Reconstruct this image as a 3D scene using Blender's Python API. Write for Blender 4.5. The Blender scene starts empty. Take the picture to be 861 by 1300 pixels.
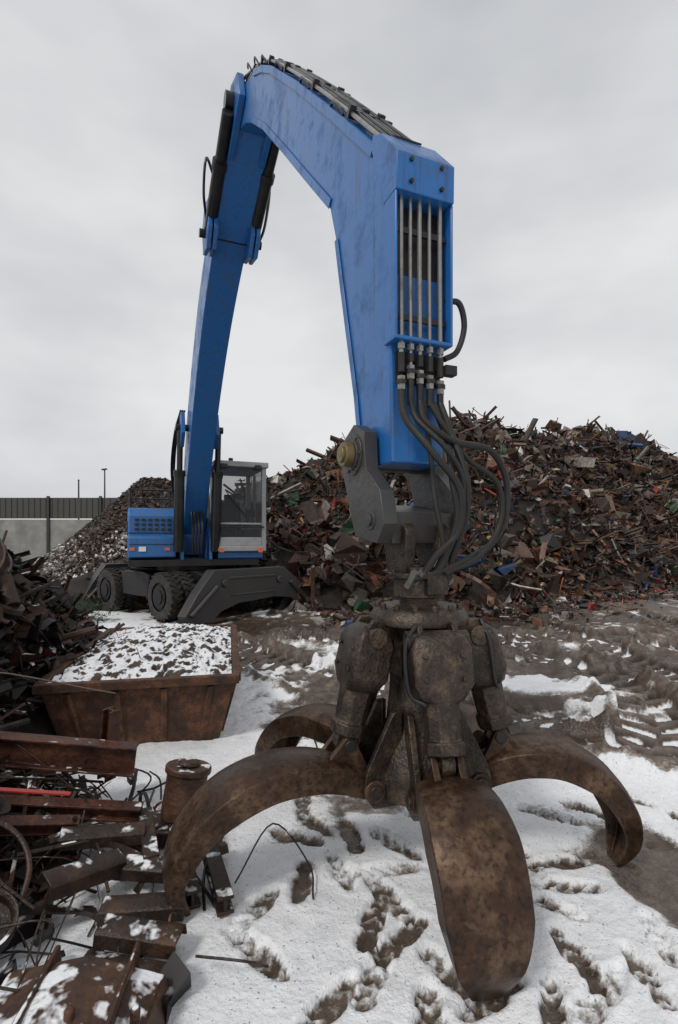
import bpy, math, random, time
import numpy as np
from mathutils import Matrix, Vector
T0=time.time()
def TM(s): print('TIMING',s,round(time.time()-T0,1),flush=True)
R=math.radians
random.seed(7); np.random.seed(7)
scene=bpy.context.scene

# ------------------------------------------------------------------ noise
def _hash(ix,iy,seed):
    n=(ix.astype(np.int64)*374761393+iy.astype(np.int64)*668265263+seed*1442695041)&0xffffffff
    n=((n^(n>>13))*1274126177)&0xffffffff
    n=(n^(n>>16))&0xffffff
    return n/float(0xffffff)
def vnoise(x,y,seed=0):
    x=np.asarray(x,float);y=np.asarray(y,float)
    ix=np.floor(x);iy=np.floor(y);fx=x-ix;fy=y-iy
    fx=fx*fx*(3-2*fx);fy=fy*fy*(3-2*fy)
    a=_hash(ix,iy,seed);b=_hash(ix+1,iy,seed);c=_hash(ix,iy+1,seed);d=_hash(ix+1,iy+1,seed)
    return (a*(1-fx)+b*fx)*(1-fy)+(c*(1-fx)+d*fx)*fy
def fbm(x,y,oct=4,seed=0):
    s=0;a=.5;t=0
    for i in range(oct):
        s=s+a*vnoise(np.asarray(x)*2**i,np.asarray(y)*2**i,seed+i*17);t+=a;a*=.5
    return s/t
def sstep(a,b,x):
    t=np.clip((x-a)/(b-a),0,1);return t*t*(3-2*t)

# ------------------------------------------------------------------ materials
def newmat(name):
    m=bpy.data.materials.new(name);m.use_nodes=True
    nt=m.node_tree;b=nt.nodes['Principled BSDF'];return m,nt,b
def noise(nt,scale,detail=3,rough=.6,vec=None):
    n=nt.nodes.new('ShaderNodeTexNoise');n.inputs['Scale'].default_value=scale
    n.inputs['Detail'].default_value=min(detail,4);n.inputs['Roughness'].default_value=rough
    if vec is None:
        tc=nt.nodes.new('ShaderNodeNewGeometry');vec=tc.outputs['Position']
    nt.links.new(vec,n.inputs['Vector']);return n.outputs['Fac']
def ramp(nt,src,stops):
    r=nt.nodes.new('ShaderNodeValToRGB');el=r.color_ramp.elements
    while len(el)>1: el.remove(el[-1])
    el[0].position=stops[0][0];c=stops[0][1];el[0].color=(*c,1) if hasattr(c,'__len__') else (c,c,c,1)
    for p,c in stops[1:]:
        e=el.new(p);e.color=(*c,1) if hasattr(c,'__len__') else (c,c,c,1)
    nt.links.new(src,r.inputs['Fac']);return r.outputs['Color']
def mix(nt,f,a,b,mode='MIX'):
    m=nt.nodes.new('ShaderNodeMix');m.data_type='RGBA';m.blend_type=mode
    for s,v in ((0,f),(6,a),(7,b)):
        if hasattr(v,'links'): nt.links.new(v,m.inputs[s])
        elif s==0: m.inputs[0].default_value=v
        else: m.inputs[s].default_value=(*v,1)
    return m.outputs[2]
def mth(nt,op,a,b=None,clamp=False):
    m=nt.nodes.new('ShaderNodeMath');m.operation=op;m.use_clamp=clamp
    for i,v in enumerate((a,b)):
        if v is None: continue
        if hasattr(v,'links'): nt.links.new(v,m.inputs[i])
        else: m.inputs[i].default_value=v
    return m.outputs[0]
def bump(nt,b,scale,strength=.3,dist=.02,detail=2):
    h=noise(nt,scale,detail,.65)
    n=nt.nodes.new('ShaderNodeBump');n.inputs['Strength'].default_value=strength;n.inputs['Distance'].default_value=dist
    nt.links.new(h,n.inputs['Height']);nt.links.new(n.outputs[0],b.inputs['Normal'])
def snowfac(nt,thr,n):
    g=nt.nodes.new('ShaderNodeNewGeometry');s=nt.nodes.new('ShaderNodeSeparateXYZ')
    nt.links.new(g.outputs['Normal'],s.inputs[0])
    v=mth(nt,'ADD',s.outputs[2],mth(nt,'MULTIPLY',mth(nt,'SUBTRACT',n,.5),1.9))
    return mth(nt,'MULTIPLY',mth(nt,'SUBTRACT',v,thr),7,True)
def painted(name,col,rough=.4,dirt=(.09,.07,.055),amount=.35,metal=0,coat=0,bs=.12,speck=0,streak=0):
    m,nt,b=newmat(name)
    n=noise(nt,4,4,.75);f=ramp(nt,n,[(.48,0),(.7,1)])
    base=mix(nt,n,tuple(c*.75 for c in col),tuple(min(1,c*1.3+.006) for c in col))
    base=mix(nt,mth(nt,'MULTIPLY',f,amount),base,dirt)
    if speck:
        sp=ramp(nt,noise(nt,70,2,.6),[(.60,0),(.68,1)]);base=mix(nt,mth(nt,'MULTIPLY',sp,speck),base,tuple(d*1.4 for d in dirt))
    if streak:
        g=nt.nodes.new('ShaderNodeNewGeometry');mp=nt.nodes.new('ShaderNodeMapping');mp.inputs['Scale'].default_value=(14,14,.9)
        nt.links.new(g.outputs['Position'],mp.inputs[0]);st=ramp(nt,noise(nt,1.6,3,.7,mp.outputs[0]),[(.54,0),(.74,1)])
        base=mix(nt,mth(nt,'MULTIPLY',st,streak),base,(.035,.03,.03))
    nt.links.new(base,b.inputs['Base Color'])
    nt.links.new(mth(nt,'ADD',mth(nt,'MULTIPLY',f,.3),rough),b.inputs['Roughness'])
    b.inputs['Metallic'].default_value=metal
    if bs>.15: bump(nt,b,25,bs,.01)
    return m
def rusty(name,a,b_,c,rough=.55,metal=.4,snow=None,sc=6,bs=.5,sscale=4,streak=0):
    m,nt,b=newmat(name)
    n1=noise(nt,sc,4,.75)
    base=ramp(nt,n1,[(.3,a),(.5,b_),(.68,c)])
    if streak:
        n2=noise(nt,sc*9,2,.6);base=mix(nt,mth(nt,'MULTIPLY',ramp(nt,n2,[(.52,0),(.66,1)]),streak),base,tuple(x*.4 for x in a))
    rg=mth(nt,'ADD',mth(nt,'MULTIPLY',n1,.5),rough-.25)
    if snow is not None:
        sf=snowfac(nt,snow,noise(nt,sscale,3))
        base=mix(nt,sf,base,(.78,.79,.81));rg=mth(nt,'MAXIMUM',rg,mth(nt,'MULTIPLY',sf,.8))
        nt.links.new(mth(nt,'MULTIPLY',mth(nt,'SUBTRACT',1,sf),metal),b.inputs['Metallic'])
    else: b.inputs['Metallic'].default_value=metal
    nt.links.new(base,b.inputs['Base Color']);nt.links.new(rg,b.inputs['Roughness'])
    bump(nt,b,sc*7,bs,.012);return m
def vcol(name,snow=None,metal=.3,sc=8,sscale=3):
    m,nt,b=newmat(name)
    at=nt.nodes.new('ShaderNodeAttribute');at.attribute_name='Col'
    n=noise(nt,sc,3,.75)
    base=mix(nt,1.0,at.outputs['Color'],ramp(nt,n,[(.3,(.3,.26,.24)),(.66,(1,.95,.9))]),'MULTIPLY')
    if snow is not None:
        sf=snowfac(nt,snow,noise(nt,sscale,2));base=mix(nt,sf,base,(.78,.79,.81))
        nt.links.new(mth(nt,'MULTIPLY',mth(nt,'SUBTRACT',1,sf),metal),b.inputs['Metallic'])
    else: b.inputs['Metallic'].default_value=metal
    nt.links.new(base,b.inputs['Base Color']);b.inputs['Roughness'].default_value=.5
    return m
BLUE=painted('blue_paint',(.010,.118,.36),.3,(.05,.045,.045),amount=.45,speck=.55,streak=.6)
BLUED=painted('blue_paint_dusty',(.012,.12,.35),.4,amount=.5,speck=.4,streak=.3)
GREY=painted('grey_steel_paint',(.045,.046,.047),.4,(.06,.04,.028),.8,.25,.1,.3,speck=.5)
DARK=painted('dark_steel',(.022,.022,.024),.4,(.06,.043,.033),.6,.5,.1,.1)
BLACK=painted('black_cylinder_paint',(.009,.009,.010),.3,(.04,.032,.025),.3,.2,.2,.05)
CHROME=painted('steel_pipe',(.3,.29,.275),.32,(.08,.055,.04),.7,.85,0,.1,speck=.4)
CABG=painted('cab_grey_paint',(.3,.31,.31),.45,(.1,.08,.06),.4)
RUBBER=painted('tyre_rubber',(.017,.016,.015),.75,(.09,.065,.045),.8,0,0,.1)
HOSE=painted('hydraulic_hose_rubber',(.005,.0045,.004),.55,(.03,.02,.014),.4,0,0,.1,speck=.3)
TINE=rusty('tine_worn_rusty_steel',(.02,.011,.007),(.06,.031,.017),(.155,.095,.058),.42,.55,sc=5,bs=.18,streak=.6)
GRAP=rusty('grapple_worn_grey_steel',(.016,.012,.009),(.046,.034,.026),(.12,.082,.055),.42,.45,sc=9,bs=.45,streak=.55)
BRASS=painted('brass_pin_cap',(.22,.17,.08),.4,(.05,.04,.02),.5,.7)
RUSTC=rusty('skip_rust',(.022,.011,.008),(.07,.03,.016),(.18,.08,.04),.75,.1,sc=5,bs=.5,streak=.4)
RUSTS=rusty('scrap_rust_snow',(.014,.010,.008),(.035,.022,.016),(.085,.045,.028),.5,.35,snow=1.1,sc=6,sscale=8)
RUSTR=rusty('scrap_red_rust',(.025,.012,.009),(.08,.029,.017),(.15,.06,.034),.5,.3,snow=1.18,sc=5,sscale=8,streak=.5)
RUSTH=rusty('scrap_rust_patchy_snow',(.022,.012,.009),(.07,.033,.019),(.13,.062,.033),.5,.3,snow=.98,sc=5,sscale=9)
SNOWY=rusty('snow_covered_load',(.02,.013,.01),(.05,.03,.02),(.08,.05,.03),.6,0,snow=.68,sc=12,sscale=9,bs=.6)
REDP=painted('red_paint',(.34,.02,.012),.4,speck=.5)
ORANGE=painted('orange_lamp',(.7,.12,.01),.3)
WHITE=painted('white_paint',(.7,.7,.68),.5)
SCRAP=vcol('mixed_scrap',snow=1.62,sscale=1.2,metal=.2);SCRAPS=vcol('mixed_scrap_snowy',snow=1.1,sscale=6)
CHIPS=vcol('turnings_snowy',snow=1.4,metal=0,sscale=.45)
CHUNK=vcol('skip_load_snowy',snow=.95,metal=0,sscale=12)
m,nt,b=newmat('cab_glass');b.inputs['Base Color'].default_value=(.03,.035,.035,1);b.inputs['Roughness'].default_value=.05;b.inputs['Alpha'].default_value=.35;GLASS=m
m,nt,b=newmat('mound_core');nt.links.new(ramp(nt,noise(nt,4,4,.8),[(.35,(.007,.005,.004)),(.55,(.02,.013,.010)),(.7,(.045,.03,.023))]),b.inputs['Base Color']);b.inputs['Roughness'].default_value=.8;CORE=m
m,nt,b=newmat('concrete');nt.links.new(ramp(nt,noise(nt,1.2,3,.7),[(.3,(.2,.2,.19)),(.7,(.34,.34,.32))]),b.inputs['Base Color']);b.inputs['Roughness'].default_value=.9;CONC=m
PANEL=painted('grey_panel',(.07,.07,.062),.7,amount=.4)
m,nt,b=newmat('conifer_green');b.inputs['Base Color'].default_value=(.025,.055,.025,1);b.inputs['Roughness'].default_value=.8;CONIF=m

# ------------------------------------------------------------------ mesh builder
import bmesh
ID=Matrix.Identity(4)
class MB:
    def __init__(s,M=ID): s.v=[];s.f=[];s.m=[];s.M=M;s.c=None
    def add(s,vs,fs,mi=0):
        o=len(s.v);s.v+= [tuple(s.M@Vector(p)) for p in vs];s.f+=[tuple(i+o for i in f) for f in fs];s.m+=[mi]*len(fs)
    def box(s,c,d,rot=None,mi=0,taper=1):
        x,y,z=d[0]/2,d[1]/2,d[2]/2;vs=[]
        for k,(sz) in enumerate((-z,z)):
            q=1 if k==0 else taper
            vs+=[(-x*q,-y*q,sz),(x*q,-y*q,sz),(x*q,y*q,sz),(-x*q,y*q,sz)]
        T=Matrix.Translation(c)@(rot if rot is not None else ID)
        s.add([T@Vector(p) for p in vs],[(3,2,1,0),(4,5,6,7),(0,1,5,4),(1,2,6,5),(2,3,7,6),(3,0,4,7)],mi)
    def beam(s,p0,p1,w,h,mi=0,roll=0):
        p0=Vector(p0);p1=Vector(p1);d=p1-p0
        q=d.to_track_quat('Y','Z').to_matrix().to_4x4()@Matrix.Rotation(roll,4,'Y')
        s.box((p0+p1)/2,(w,d.length,h),q,mi)
    def cyl(s,p0,p1,r0,r1=None,n=20,mi=0,cap=True):
        r1=r0 if r1 is None else r1;p0=Vector(p0);p1=Vector(p1);q=(p1-p0).to_track_quat('Z','Y').to_matrix()
        vs=[]
        for p,r in((p0,r0),(p1,r1)):
            for i in range(n):
                a=2*math.pi*i/n;vs.append(p+q@Vector((r*math.cos(a),r*math.sin(a),0)))
        fs=[(i,(i+1)%n,n+(i+1)%n,n+i) for i in range(n)]
        if cap: fs+=[tuple(range(n-1,-1,-1)),tuple(range(n,2*n))]
        s.add(vs,fs,mi)
    def tube(s,pts,r,n=10,mi=0,sub=6):
        P=[Vector(p) for p in pts];C=[]
        if sub>1 and len(P)>2:
            Q=[P[0]*2-P[1]]+P+[P[-1]*2-P[-2]]
            for i in range(1,len(Q)-2):
                for k in range(sub):
                    t=k/sub;a,b_,c,d=Q[i-1:i+3]
                    C.append(.5*((2*b_)+(c-a)*t+(2*a-5*b_+4*c-d)*t*t+(3*b_-a-3*c+d)*t**3))
            C.append(P[-1])
        else: C=P
        vs=[];up=Vector((.13,.27,.95))
        for i,p in enumerate(C):
            t=(C[min(i+1,len(C)-1)]-C[max(i-1,0)]).normalized()
            a=t.cross(up)
            if a.length<.05:a=t.cross(Vector((1,0,0)))
            a.normalize();b_=t.cross(a);up=a.cross(t)
            for k in range(n):
                w=2*math.pi*k/n;vs.append(p+r*(math.cos(w)*a+math.sin(w)*b_))
        fs=[]
        for i in range(len(C)-1):
            for k in range(n):
                fs.append((i*n+k,i*n+(k+1)%n,(i+1)*n+(k+1)%n,(i+1)*n+k))
        fs+=[tuple(range(n-1,-1,-1)),tuple(range((len(C)-1)*n,len(C)*n))]
        s.add(vs,fs,mi)
    def prism(s,poly,x0,x1,mi=0):   # poly in (y,z), extruded on x
        n=len(poly);vs=[(x0,a,b_) for a,b_ in poly]+[(x1,a,b_) for a,b_ in poly]
        s.add(vs,[(i,(i+1)%n,n+(i+1)%n,n+i) for i in range(n)]+[tuple(range(n-1,-1,-1)),tuple(range(n,2*n))],mi)
    def strip(s,A,B,x0,x1,mi=0):
        n=len(A);vs=[]
        for a,b_ in zip(A,B): vs+=[(x0,*a),(x1,*a),(x1,*b_),(x0,*b_)]
        fs=[]
        for i in range(n-1):
            for k in range(4): fs.append((i*4+k,i*4+(k+1)%4,(i+1)*4+(k+1)%4,(i+1)*4+k))
        fs+=[(3,2,1,0),tuple((n-1)*4+k for k in range(4))]
        s.add(vs,fs,mi)
    def build(s,name,mats,parent=None,bevel=0,seg=2,ang=35):
        me=bpy.data.meshes.new(name);me.from_pydata(s.v,[],s.f)
        for m_ in mats: me.materials.append(m_)
        me.polygons.foreach_set('material_index',s.m)
        bm=bmesh.new();bm.from_mesh(me);bmesh.ops.recalc_face_normals(bm,faces=bm.faces);bm.to_mesh(me);bm.free()
        me.shade_smooth();me.set_sharp_from_angle(angle=R(ang));me.update()
        o=bpy.data.objects.new(name,me);scene.collection.objects.link(o)
        if bevel:
            bv=o.modifiers.new('b','BEVEL');bv.width=bevel;bv.segments=seg;bv.limit_method='ANGLE';bv.angle_limit=R(40);bv.harden_normals=False
        if parent is not None:
            o.parent=parent;o.matrix_parent_inverse=parent.matrix_world.inverted()
        return o
def empty(name,loc=(0,0,0),rz=0):
    e=bpy.data.objects.new(name,None);scene.collection.objects.link(e);e.location=loc;e.rotation_euler=(0,0,rz)
    bpy.context.view_layer.update();return e

# ------------------------------------------------------------------ camera
cd=bpy.data.cameras.new('camera');cam=bpy.data.objects.new('camera',cd);scene.collection.objects.link(cam)
cam.location=(0,0,1.7);cam.rotation_euler=(R(90),0,0)
cd.sensor_fit='VERTICAL';cd.sensor_height=24;cd.lens=24*661/1300;cd.shift_y=35/1300;cd.clip_end=2000;cd.clip_start=.05
scene.camera=cam

# ------------------------------------------------------------------ world
w=bpy.data.worlds.new('World');scene.world=w;w.use_nodes=True;nt=w.node_tree
bg=nt.nodes['Background'];sky=nt.nodes.new('ShaderNodeTexSky');sky.sky_type='NISHITA';sky.sun_disc=False
sky.sun_elevation=R(48);sky.sun_rotation=R(215)
hs=nt.nodes.new('ShaderNodeHueSaturation');hs.inputs['Saturation'].default_value=.12;nt.links.new(sky.outputs[0],hs.inputs['Color'])
tc=nt.nodes.new('ShaderNodeTexCoord');mp=nt.nodes.new('ShaderNodeMapping');mp.inputs['Scale'].default_value=(1,1,2.2)
nt.links.new(tc.outputs['Generated'],mp.inputs[0])
cn=noise(nt,1.7,4,.55,mp.outputs[0])
cl=ramp(nt,cn,[(.32,(.53,.545,.575)),(.5,(.645,.657,.68)),(.68,(.78,.785,.79))])
cl=mix(nt,1.0,cl,(10,10,10),'MULTIPLY')
skyc=mix(nt,.9,hs.outputs[0],cl)
nt.links.new(skyc,bg.inputs[0]);bg.inputs[1].default_value=.105
w.cycles.sampling_method='MANUAL';w.cycles.sample_map_resolution=128
sd=bpy.data.lights.new('sun','SUN');sun=bpy.data.objects.new('sun',sd);scene.collection.objects.link(sun)
sd.energy=1.4;sd.angle=R(12);sd.color=(1,.97,.92)
dv=Vector((math.sin(R(215))*math.cos(R(48)),math.cos(R(215))*math.cos(R(48)),math.sin(R(48))))
sun.rotation_euler=dv.to_track_quat('Z','Y').to_euler()
TM('start ground')
# ------------------------------------------------------------------ ground
def axis(lo,mid0,mid1,hi,fine,g):
    a=list(np.arange(mid0,mid1,fine));x=mid1;st=fine
    while x<hi: a.append(x);st*=g;x+=st
    a.append(hi);x=mid0;st=fine;b_=[]
    while True:
        st*=g;x-=st
        if x<lo:break
        b_.append(x)
    b_.append(lo);return np.array(b_[::-1]+a)
xs=axis(-400,-1.4,5.6,400,.0165,1.022)
ys=[-60,-30,-15,-7,-3,-1,0,.6,1.0,1.2,1.35]
y=1.45
while y<600:
    ys.append(y); y+=max(.012,.0046*y) if y<11.5 else (.03*y if y<40 else .1*y)
ys=np.array(ys+[600])
X,Y=np.meshgrid(xs,ys)
print('GROUND',X.shape)
def seg_coords(pts):
    best=np.full(X.shape,1e9);al=np.zeros(X.shape);sd_=np.zeros(X.shape);L=0
    for (x0,y0),(x1,y1) in zip(pts[:-1],pts[1:]):
        dx,dy=x1-x0,y1-y0;l=math.hypot(dx,dy);dx/=l;dy/=l
        t=np.clip((X-x0)*dx+(Y-y0)*dy,0,l);px=x0+dx*t;py=y0+dy*t
        d=np.hypot(X-px,Y-py);s_=(X-x0)*dy-(Y-y0)*dx
        k=d<best;best[k]=d[k];al[k]=(L+t)[k];sd_[k]=s_[k];L+=l
    return best,al,sd_
def crv(p,n=14):
    P=[np.array(q,float) for q in p];P=[2*P[0]-P[1]]+P+[2*P[-1]-P[-2]];o=[]
    for i in range(1,len(P)-2):
        for k in range(n):
            t=k/n;a,b_,c,d=P[i-1:i+3];o.append(tuple(.5*(2*b_+(c-a)*t+(2*a-5*b_+4*c-d)*t*t+(3*b_-a-3*c+d)*t**3)))
    o.append(tuple(P[-2]));return o
N1=fbm(X*.55,Y*.55,5,3);N2=fbm(X*2.2,Y*2.2,4,9);N3=fbm(X*9,Y*9,3,21);N4=fbm(X*30,Y*30,2,5)
far=sstep(3.6,5,Y)
Z=(N1-.5)*.12*sstep(2,7,Y)+(N2-.5)*(.03+.03*far)+(N3-.5)*(.012+.010*far)+(N4-.5)*(.004+.006*far)
bias=np.full(X.shape,-.33)
bias+=1.02*sstep(4.6,3.8,Y+(N2-.5)*1.0+.2*np.maximum(X-1,0))
def blob(cx,cy,rx,ry,a,rot=0,p=2.0):
    global bias
    c,s_=math.cos(rot),math.sin(rot);u=((X-cx)*c+(Y-cy)*s_)/rx;v=(-(X-cx)*s_+(Y-cy)*c)/ry
    bias=bias+a*np.exp(-np.minimum(u*u+v*v,6)**p)
blob(-.9,5.2,.9,1.7,.7);blob(2.6,6.2,1.0,.45,.9);blob(2.2,5.2,1.1,.22,.8);blob(-6,11.5,2.6,2.6,.8);blob(-5.5,8.5,2.5,2,.7)
blob(4.6,6.1,.9,.35,.7);blob(3.1,4.2,.9,.2,.6);blob(-1.2,8.8,1.0,.5,.4);blob(4.2,8.2,1.6,.3,.5);blob(-.3,6.9,.9,.3,.4);blob(1.2,7.2,.8,.2,.4)
blob(6,5,2,1.2,.2);blob(-9,16,5,3,.5);blob(-3,3,2,2.4,.3)
blob(1.66,2.62,.27,.48,-1.5,.1,1.6);blob(-.14,3.0,.26,.2,-.55);blob(.2,3.35,.5,.2,-.5);blob(1.2,3.35,.4,.18,-.5)
blob(.9,2.95,.3,.14,-.5);blob(.45,2.6,.35,.25,-.35);blob(-.05,2.45,.12,.2,-.4);blob(.7,3.9,.6,.2,-.6);blob(-.7,3.9,.35,.2,-.5)
wet=np.exp(-(((X+1.0)/2.6)**2+((Y-10.0)/1.1)**2)**1.5)+.8*np.exp(-(((X-4.5)/3)**2+((Y-10.8)/1.2)**2))+.5*np.exp(-(((X-1.7)/.5)**2+((Y-2.6)/.6)**2))
wet=wet+.7*sstep(.52,.36,N1)*far
Z-=.03*np.clip(wet,0,1)*(Y>5)
tracks=[[(7,13),(6.5,10),(5.6,7.6),(5.5,6)],
        [(-6,9.2),(-2,8.8),(1,8.4),(4,8.9),(8,10)],
        [(0,10.5),(2.4,9.6),(4.6,8.6),(7,6.7),(9,5)],
        [(-1,9.4),(1.2,8.1),(3.0,7.2),(4.6,5.9),(5.6,4)],
        [(-3.2,9.6),(-1.7,8.4),(-.1,6.5),(1.6,5.45),(3.0,4.6),(4.2,3.6)],
        [(-2.6,8.5),(-1.2,7.2),(.2,5.7),(1.6,4.75),(2.7,3.9),(4,2.8)],
        [(4.1,10.8),(4.2,7.9),(4.1,6.2),(3.7,4.7),(3.3,3.6)],
        [(2.0,10.5),(3.0,7.9),(3.3,6.4),(3.0,4.9),(2.4,4.1)]]
trk=np.zeros(X.shape);tsn=np.zeros(X.shape);tin=np.zeros(X.shape)
for i,tp in enumerate(tracks):
    d,al,sd_=seg_coords(crv(tp,3));wd=.27+.03*(i%3);wob=(N2-.5)*.05
    ins=sstep(wd+.02,wd-.02,d+wob);edge=np.exp(-np.minimum(((d+wob-wd-.09)/.08)**2,30))
    per=.27+.03*(i%2);ph=(al+np.abs(sd_)*.6+(sd_>0)*per*.5+(N2-.5)*.03)/per
    groove=sstep(.38,.6,np.abs((ph%1)-.5)*2)*sstep(.01,.03,np.abs(sd_))
    fade=.45+.55*sstep(.4,.55,fbm(X*.9+i*5,Y*.9,2,120+i))
    base=(N1-.5)*.12*sstep(2,7,Y)
    Z=Z*(1-ins)+ins*(base-.05-.06*groove*fade+(N3-.5)*.008)+edge*.08*(.3+1.2*N3)*(1-tin*.7)
    trk=trk*(1-ins)+ins*(.1+.9*groove*fade);tin=np.maximum(tin,ins)
    sn=ins*groove*sstep(.44,.53,fbm(X*.8+i*9,Y*.8,2,80+i))*sstep(.35,.55,N3+.12)
    tsn=tsn*(1-ins)+sn
    bias+=ins*-.35+edge*-.35
TM('tracks')
rng=random.Random(3)
fps=[(-.19,2.53,.2),(.28,2.88,.5),(.15,2.03,.05),(.61,1.92,-.6),(.97,2.18,.35),(.83,1.86,-.2),(.30,2.23,-.5),(-.04,1.89,0),(.27,1.86,-.4),
 (1.11,2.53,1.4),(1.29,3.17,1.2),(1.1,2.71,-1.2),(.95,3.0,.3),(1.55,3.2,.7),(-.2,3.35,.3),(.25,3.5,1.2),
 (1.35,2.2,.2),(2.1,3.1,.7),(.42,2.02,.9),(1.45,1.85,.3),(.8,3.5,1.3),(-.3,2.1,.5),(.72,2.72,.2),(1.9,3.4,.5),(2.5,3.0,1.1),(-.1,3.08,.9),(0.05,2.98,-.5),(-.25,2.93,1.2),(.02,2.62,.3),
 (.22,2.42,.8),(.1,2.3,-.4),(.95,2.42,1.1),(1.2,2.0,.6),(1.0,1.95,-.9),(.7,2.2,.3),(1.35,2.75,1.0),(1.0,2.62,.2),(.2,2.62,1.4),(-.35,2.35,-.6),(1.5,2.95,-.4),(.6,3.15,.9),(2.2,2.8,.3),(1.9,2.9,1.2),(1.75,2.0,.5)]
foot=np.zeros(X.shape)
for fi,(fx,fy,a) in enumerate(fps):
    fx+=rng.gauss(0,.03);fy+=rng.gauss(0,.03);a+=rng.gauss(0,.3)
    ky=np.where(np.abs(ys-fy)<.35)[0];kx=np.where(np.abs(xs-fx)<.35)[0];sl=(slice(ky[0],ky[-1]+1),slice(kx[0],kx[-1]+1))
    x_,y_,n2,n3=X[sl],Y[sl],N2[sl],N3[sl]
    sc=rng.uniform(.95,1.2);c,s_=math.cos(a),math.sin(a);u=((x_-fx)*c+(y_-fy)*s_+(n2-.5)*.03)/sc;v=(-(x_-fx)*s_+(y_-fy)*c)/sc
    if rng.random()<.5: v=-v
    k=.052-.012*np.sin(v/.15*2.4)
    q1=((u/k)**2+((v-.04)/.105)**2);q2=((u/.042)**2+((v+.10)/.06)**2)
    ed=(n3-.5)*1.0+(n2-.5)*.4
    ins=np.maximum(sstep(1.35,.8,q1+ed),sstep(1.35,.8,q2+ed))
    tread=.5+.5*np.sin(v/.0105+2.2*np.abs(u)/.02)
    dp=rng.uniform(.010,.018);dark=rng.uniform(.55,1.05) if fi<29 else rng.uniform(.3,.85)
    Z[sl]+=-ins*(dp+.006*tread)+.005*np.exp(-np.minimum(((np.minimum(q1,q2)-1.7)/.5)**2,30))
    foot[sl]=np.maximum(foot[sl],ins*np.clip(dark*(.55+.5*tread)+1.0*(n3-.5)+.6*(N1[sl]-.45),0,1))
    foot[sl]=np.maximum(foot[sl],.36*np.exp(-np.minimum(q1*.3,9))*sstep(.45,.6,n3))
mask=np.clip(.5+bias*1.0+(N1-.5)*1.0+(N2-.5)*1.25+(N3-.5)*.75,0,1)
mask=mask*(1-.85*foot);mask=np.maximum(mask,tsn*.85)
Z+=.022*sstep(.4,.8,mask)*(Y<9)*(1-tin)
nx,ny=len(xs),len(ys)
me=bpy.data.meshes.new('ground')
co=np.stack([X.ravel(),Y.ravel(),Z.ravel()],1)
me.vertices.add(nx*ny);me.vertices.foreach_set('co',co.ravel())
ii,jj=np.meshgrid(np.arange(nx-1),np.arange(ny-1));a=(jj*nx+ii).ravel()
q=np.stack([a,a+1,a+nx+1,a+nx],1).ravel().astype(np.int32)
nf=len(a);me.loops.add(nf*4);me.loops.foreach_set('vertex_index',q);me.polygons.add(nf)
me.polygons.foreach_set('loop_start',np.arange(nf,dtype=np.int32)*4)
me.update(calc_edges=True);me.shade_smooth()
for nm,arr in(('snow',mask),('wet',np.clip(wet+.6*foot,0,1)),('trk',trk)):
    at=me.attributes.new(nm,'FLOAT','POINT');at.data.foreach_set('value',arr.ravel().astype(np.float32))
go=bpy.data.objects.new('ground',me);scene.collection.objects.link(go)
m,nt,b=newmat('muddy_snowy_ground')
A=nt.nodes.new('ShaderNodeAttribute');A.attribute_name='snow';B=nt.nodes.new('ShaderNodeAttribute');B.attribute_name='wet';C_=nt.nodes.new('ShaderNodeAttribute');C_.attribute_name='trk'
f1=noise(nt,50,2,.7);f2=noise(nt,8,4,.7)
s=mth(nt,'ADD',A.outputs['Fac'],mth(nt,'MULTIPLY',mth(nt,'SUBTRACT',f1,.5),.45))
s=mth(nt,'ADD',s,mth(nt,'MULTIPLY',mth(nt,'SUBTRACT',f2,.5),.4))
mud=ramp(nt,f2,[(.3,(.05,.033,.023)),(.5,(.11,.078,.057)),(.7,(.2,.152,.116))])
mud=mix(nt,mth(nt,'MULTIPLY',C_.outputs['Fac'],.85),mud,(.022,.015,.011))
mud=mix(nt,mth(nt,'MULTIPLY',B.outputs['Fac'],.55),mud,(.032,.022,.016))
slush=mix(nt,f2,(.16,.135,.115),(.40,.38,.36))
snow=mix(nt,ramp(nt,f2,[(.3,0),(.7,1)]),(.72,.73,.755),(.87,.875,.885))
t1=ramp(nt,s,[(.38,0),(.5,1)]);t2=ramp(nt,s,[(.5,0),(.68,1)])
c=mix(nt,t1,mud,slush);c=mix(nt,t2,c,snow)
deb=ramp(nt,noise(nt,75,2,.5),[(.67,0),(.70,1)]);c=mix(nt,mth(nt,'MULTIPLY',deb,.7),c,(.06,.045,.035))
nt.links.new(c,b.inputs['Base Color'])
rg=mix(nt,B.outputs['Fac'],(.38,.38,.38),(.1,.1,.1));rg=mix(nt,t1,rg,(.7,.7,.7))
nt.links.new(rg,b.inputs['Roughness'])
bump(nt,b,35,.6,.02,3)
me.materials.append(m)
TM('ground done')
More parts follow.
